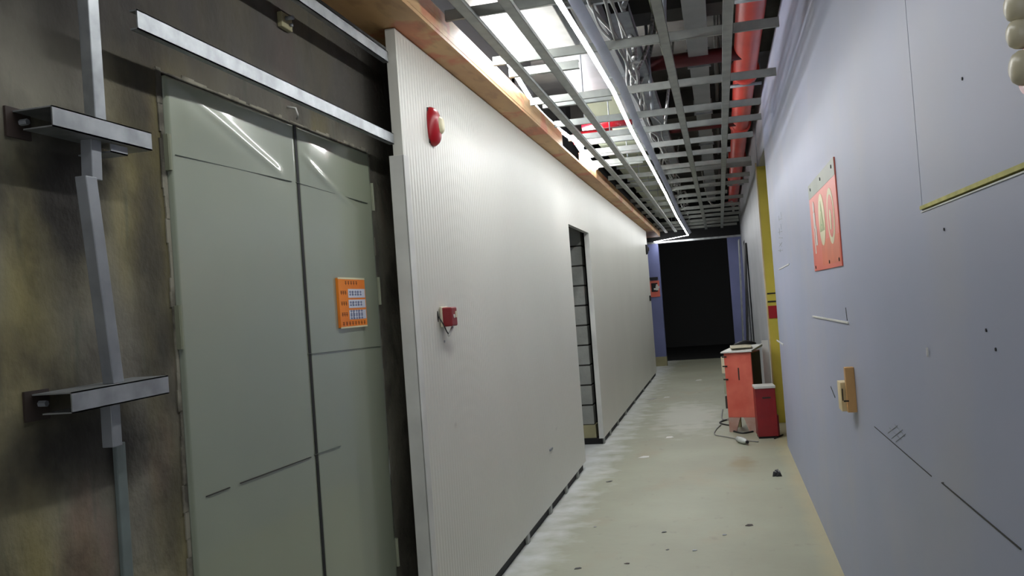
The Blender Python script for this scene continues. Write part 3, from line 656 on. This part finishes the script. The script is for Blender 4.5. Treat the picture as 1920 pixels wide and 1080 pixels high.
# dark leaning sheets at the right of the end opening
def lean(xa, ya, xb, yb_, z1, t, m, lb, tilt=.0):
    mb = MB(); mb.hexa([(xa,ya,0),(xb,yb_,0),(xb+t,yb_,0),(xa+t,ya,0)], [(xa+tilt,ya,z1),(xb+tilt,yb_,z1),(xb+t+tilt,yb_,z1),(xa+t+tilt,ya,z1)]); o = mb.build('leaning_board', m); tag(o, lb, 'board', 'boards leaning by the far end')
lean(.33,16.9,.33,17.6,2.45,.02,M['galvd'],'tall grey metal sheet standing against the right wall near the dark opening',.08)
lean(.36,15.6,.36,16.3,2.3,.025,M['cableb'],'dark board leaning on the right wall just before the tall grey sheet',.12)

# ------------------------------------------------------------ cabinet and red box
cb = thing('tool_cabinet', 'orange metal cabinet with pale legs standing by the right wall', 'cabinet', (.125, 9.62, 0)); 
def part(mb, name, m, par, bevel=0):
    o = mb.build(name, m, None, bevel); o.parent = par; return o
W2, D2, HB = .145, .36, .235
body = part(MB().box(-W2, W2, 0, D2, .155, .84), 'body', M['orange'], cb, .004)
part(MB().box(W2, W2+.002, .02, D2-.01, .2, .83), 'side_panel', M['brown'], cb)
mb = MB()
part(MB().hexa([(-W2,-.002,0),(-W2+.075,-.002,0),(-W2+.125,-.002,.155),(-W2,-.002,.155)], [(-W2,.02,0),(-W2+.075,.02,0),(-W2+.125,.02,.155),(-W2,.02,.155)]), 'leg', M['legpink'], cb)
part(MB().hexa([(W2-.075,-.002,0),(W2,-.002,0),(W2,-.002,.155),(W2-.125,-.002,.155)], [(W2-.075,.02,0),(W2,.02,0),(W2,.02,.155),(W2-.125,.02,.155)]), 'leg', M['legpink'], cb)
part(MB().box(-W2, -W2+.03, D2-.03, D2, 0, .2), 'leg', M['plinth'], cb); part(MB().box(W2-.03, W2, D2-.03, D2, 0, .2), 'leg', M['plinth'], cb)
lid = part(MB().hexa([(-W2-.025,-.03,.84),(W2+.02,-.03,.845),(W2+.03,D2+.02,.875),(-W2,D2+.02,.865)], [(-W2-.025,-.03,.855),(W2+.02,-.03,.865),(W2+.03,D2+.02,.90),(-W2,D2+.02,.89)]), 'lid', M['white'], cb, .003)
part(MB().box(-.005,.008,-.003,0,.55,.68), 'rust_mark', M['brown'], cb)
part(MB().box(-W2-.05,-W2,.05,.13,.62,.80), 'control_box', M['cream'], cb, .004); part(MB().box(-W2-.035,-W2,.04,.12,.4,.6), 'control_box', M['olive'], cb, .004)
part(MB().box(-W2-.02,-W2,.0,.05,.25,.38), 'side_bracket', M['brown'], cb)
for z in (.56,.7,.8): part(MB().tube([(-W2-.02,-.006,z),(-W2+.03,-.006,z)], .007, 8), 'latch', M['black'], cb)
cb.rotation_euler.z = -.30
# things on and by the cabinet
o = MB()
import itertools
n = 14
for k in range(n+1):
    pass
bag = MB().box(.06,.28,9.62,9.90,.885,.905).build('folded_sheet', M['cream'], bevel=.008); tag(bag, 'pale folded sheet lying on the orange cabinet lid', 'sheet')
bg2 = MB().tube([(.10,9.66,.925),(.16,9.68,.935),(.22,9.70,.94),(.28,9.72,.93),(.33,9.74,.92)], [.006,.018,.024,.02,.008], 10).build('black_bag', M['cableb']); tag(bg2, 'black cloth bundle on top of the folded sheet on the cabinet', 'bag')
wp = MB().box(.40,.47,10.0,10.03,0,.93).build('white_board', M['white']); tag(wp, 'narrow white board leaning on the wall behind the dark red box', 'board')
rb = thing('fire_box', 'dark red metal box with white top standing in front of the orange cabinet', 'box', (.36, 9.15, 0))
part(MB().box(-.095,.10,0,.22,.02,.50), 'body', M['reddark'], rb, .004); part(MB().box(-.10,.105,-.006,.226,.50,.525), 'lid', M['white'], rb, .003)
part(MB().box(-.09,.095,.01,.21,0,.02), 'base', M['black'], rb); part(MB().box(-.03,.05,-.004,0,.40,.415), 'label_strip', M['brown'], rb); part(MB().box(.10,.118,.04,.2,.02,.22), 'side_box', M['reddark'], rb)
rb.rotation_euler.z = .06
# cables on the floor
def flo_cable(pxs, r, m, lb, z=.008):
    P = [Vector(atZ(*q, z)) for q in pxs]; P = [P[0]]+P+[P[-1]]; out = []
    for i in range(1, len(P)-2):
        for s in range(6):
            t = s/6; out.append(.5*((2*P[i])+(-P[i-1]+P[i+1])*t+(2*P[i-1]-5*P[i]+4*P[i+1]-P[i+2])*t*t+(-P[i-1]+3*P[i]-3*P[i+1]+P[i+2])*t**3))
    out.append(P[-1]); o = MB().tube(out, r, 6).build('floor_cable', m); tag(o, lb, 'cable', 'cables on the floor round the cabinet')
flo_cable(((1355,768),(1354,785),(1372,786),(1385,778)), .008, M['cable'], 'grey cable loop on the floor behind the left side of the orange cabinet')
flo_cable(((1378,783),(1356,789),(1350,793),(1366,797),(1390,798)), .009, M['cableb'], 'black cable loop on the floor left of the orange cabinet')
flo_cable(((1352,796),(1342,806),(1341,815),(1362,819),(1400,826),(1422,828)), .006, M['cable'], 'thin grey cable curling out furthest left on the floor by the cabinet')
flo_cable(((1374,808),(1392,812),(1412,809)), .01, M['cableb'], 'short black cable between the cabinet legs')
flo_cable(((1452,822),(1460,818),(1468,815)), .007, M['cableb'], 'black cable end between the dark red box and the wall')
a = atZ(1392,826,.03)
bt = thing('bottle', 'small clear plastic bottle lying on the floor before the orange cabinet', 'bottle', (a[0], a[1], 0))
d = Vector((.35,-.9,0)).normalized(); c = Vector((a[0],a[1],.032)); 
MB().tube([c+d*t for t in (-.11,-.1,-.03,.03,.07,.09,.105)], [.012,.03,.031,.031,.026,.012,.012], 14).build('bottle_body', M['clear'], bt)
MB().tube([c+d*.105, c+d*.13], .014, 10).build('cap', M['black'], bt)
# floor debris
deb = (((1208,857),.10,.05,'white','white scrap of board on the floor in front of the doorway'),((1143,903),.035,.03,'cableb','dark chip on the floor nearest the gap before the doorway'),
 ((1405,985),.05,.02,'brown','dark brown splinter on the floor at the right front'),((1310,713),.12,.08,'white','pale scrap on the floor far down the corridor'),
 ((1222,748),.12,.10,'cable','grey scrap beside the white wall far down the corridor'),((1250,745),.1,.06,'white','pale paper scrap next to the grey scrap far down the corridor'),
 ((1255,820),.09,.05,'white','white flat scrap on the floor right of the doorway'),((1358,1003),.03,.012,'galvd','tiny grey nail on the floor at the front right'),
 ((1245,998),.035,.012,'cableb','tiny bent black wire on the floor in the front middle'),((1176,1057),.03,.01,'brown','tiny brown splinter at the bottom edge of the picture'),
 ((1083,1066),.045,.012,'cableb','small black bent wire at the bottom edge nearest the white wall'),((1302,1032),.03,.012,'galvd','tiny grey chip in the front middle of the floor'),
 ((1116,988),.02,.015,'cable','tiny grey chip near the gap in front'),((1252,1031),.015,.01,'cableb','tiny dark crumb left of the grey chip in the front middle'))
for (q, w1, w2, m, lb) in deb:
    x, y, _ = atZ(*q, 0); an = random.uniform(-.5, .5); mb = MB(); ca, sa = math.cos(an), math.sin(an)
    pts = [(-w1/2,-w2/2),(w1*.1,-w2*.6),(w1/2,-w2*.2),(w1*.35,w2/2),(-w1*.2,w2*.45)]
    v = [(x+ca*a-sa*b*2, y+sa*a+ca*b*2) for a, b in pts]; h = .002
    mb.v = [(a, b, .001) for a, b in v]+[(a, b, h+random.random()*.002) for a, b in v]; n = 5
    mb.f = [tuple(range(n))[::-1], tuple(range(n, 2*n))]+[(i, (i+1)%n, n+(i+1)%n, n+i) for i in range(n)]
    o = mb.build('debris_scrap', M[m]); tag(o, lb, 'scrap', 'scraps of debris on the floor')
x, y, _ = atZ(1457,892,0)
rb_ = thing('rubble_lump', 'small dark lump of rubble on the floor by the lavender wall', 'rubble', (x,y,0))
mb = MB()
for k in range(3):
    cx, cy, s = x+random.uniform(-.02,.02), y+random.uniform(-.02,.02), .018+.01*random.random()
    mb.hexa([(cx-s,cy-s,0),(cx+s,cy-s*.7,0),(cx+s*.8,cy+s,0),(cx-s*.7,cy+s,0)], [(cx-s*.6,cy-s*.5,s*1.8),(cx+s*.5,cy-s*.6,s*1.4),(cx+s*.4,cy+s*.5,s*1.9),(cx-s*.5,cy+s*.6,s*1.5)])
mb.build('lump', M['cableb'], rb_)
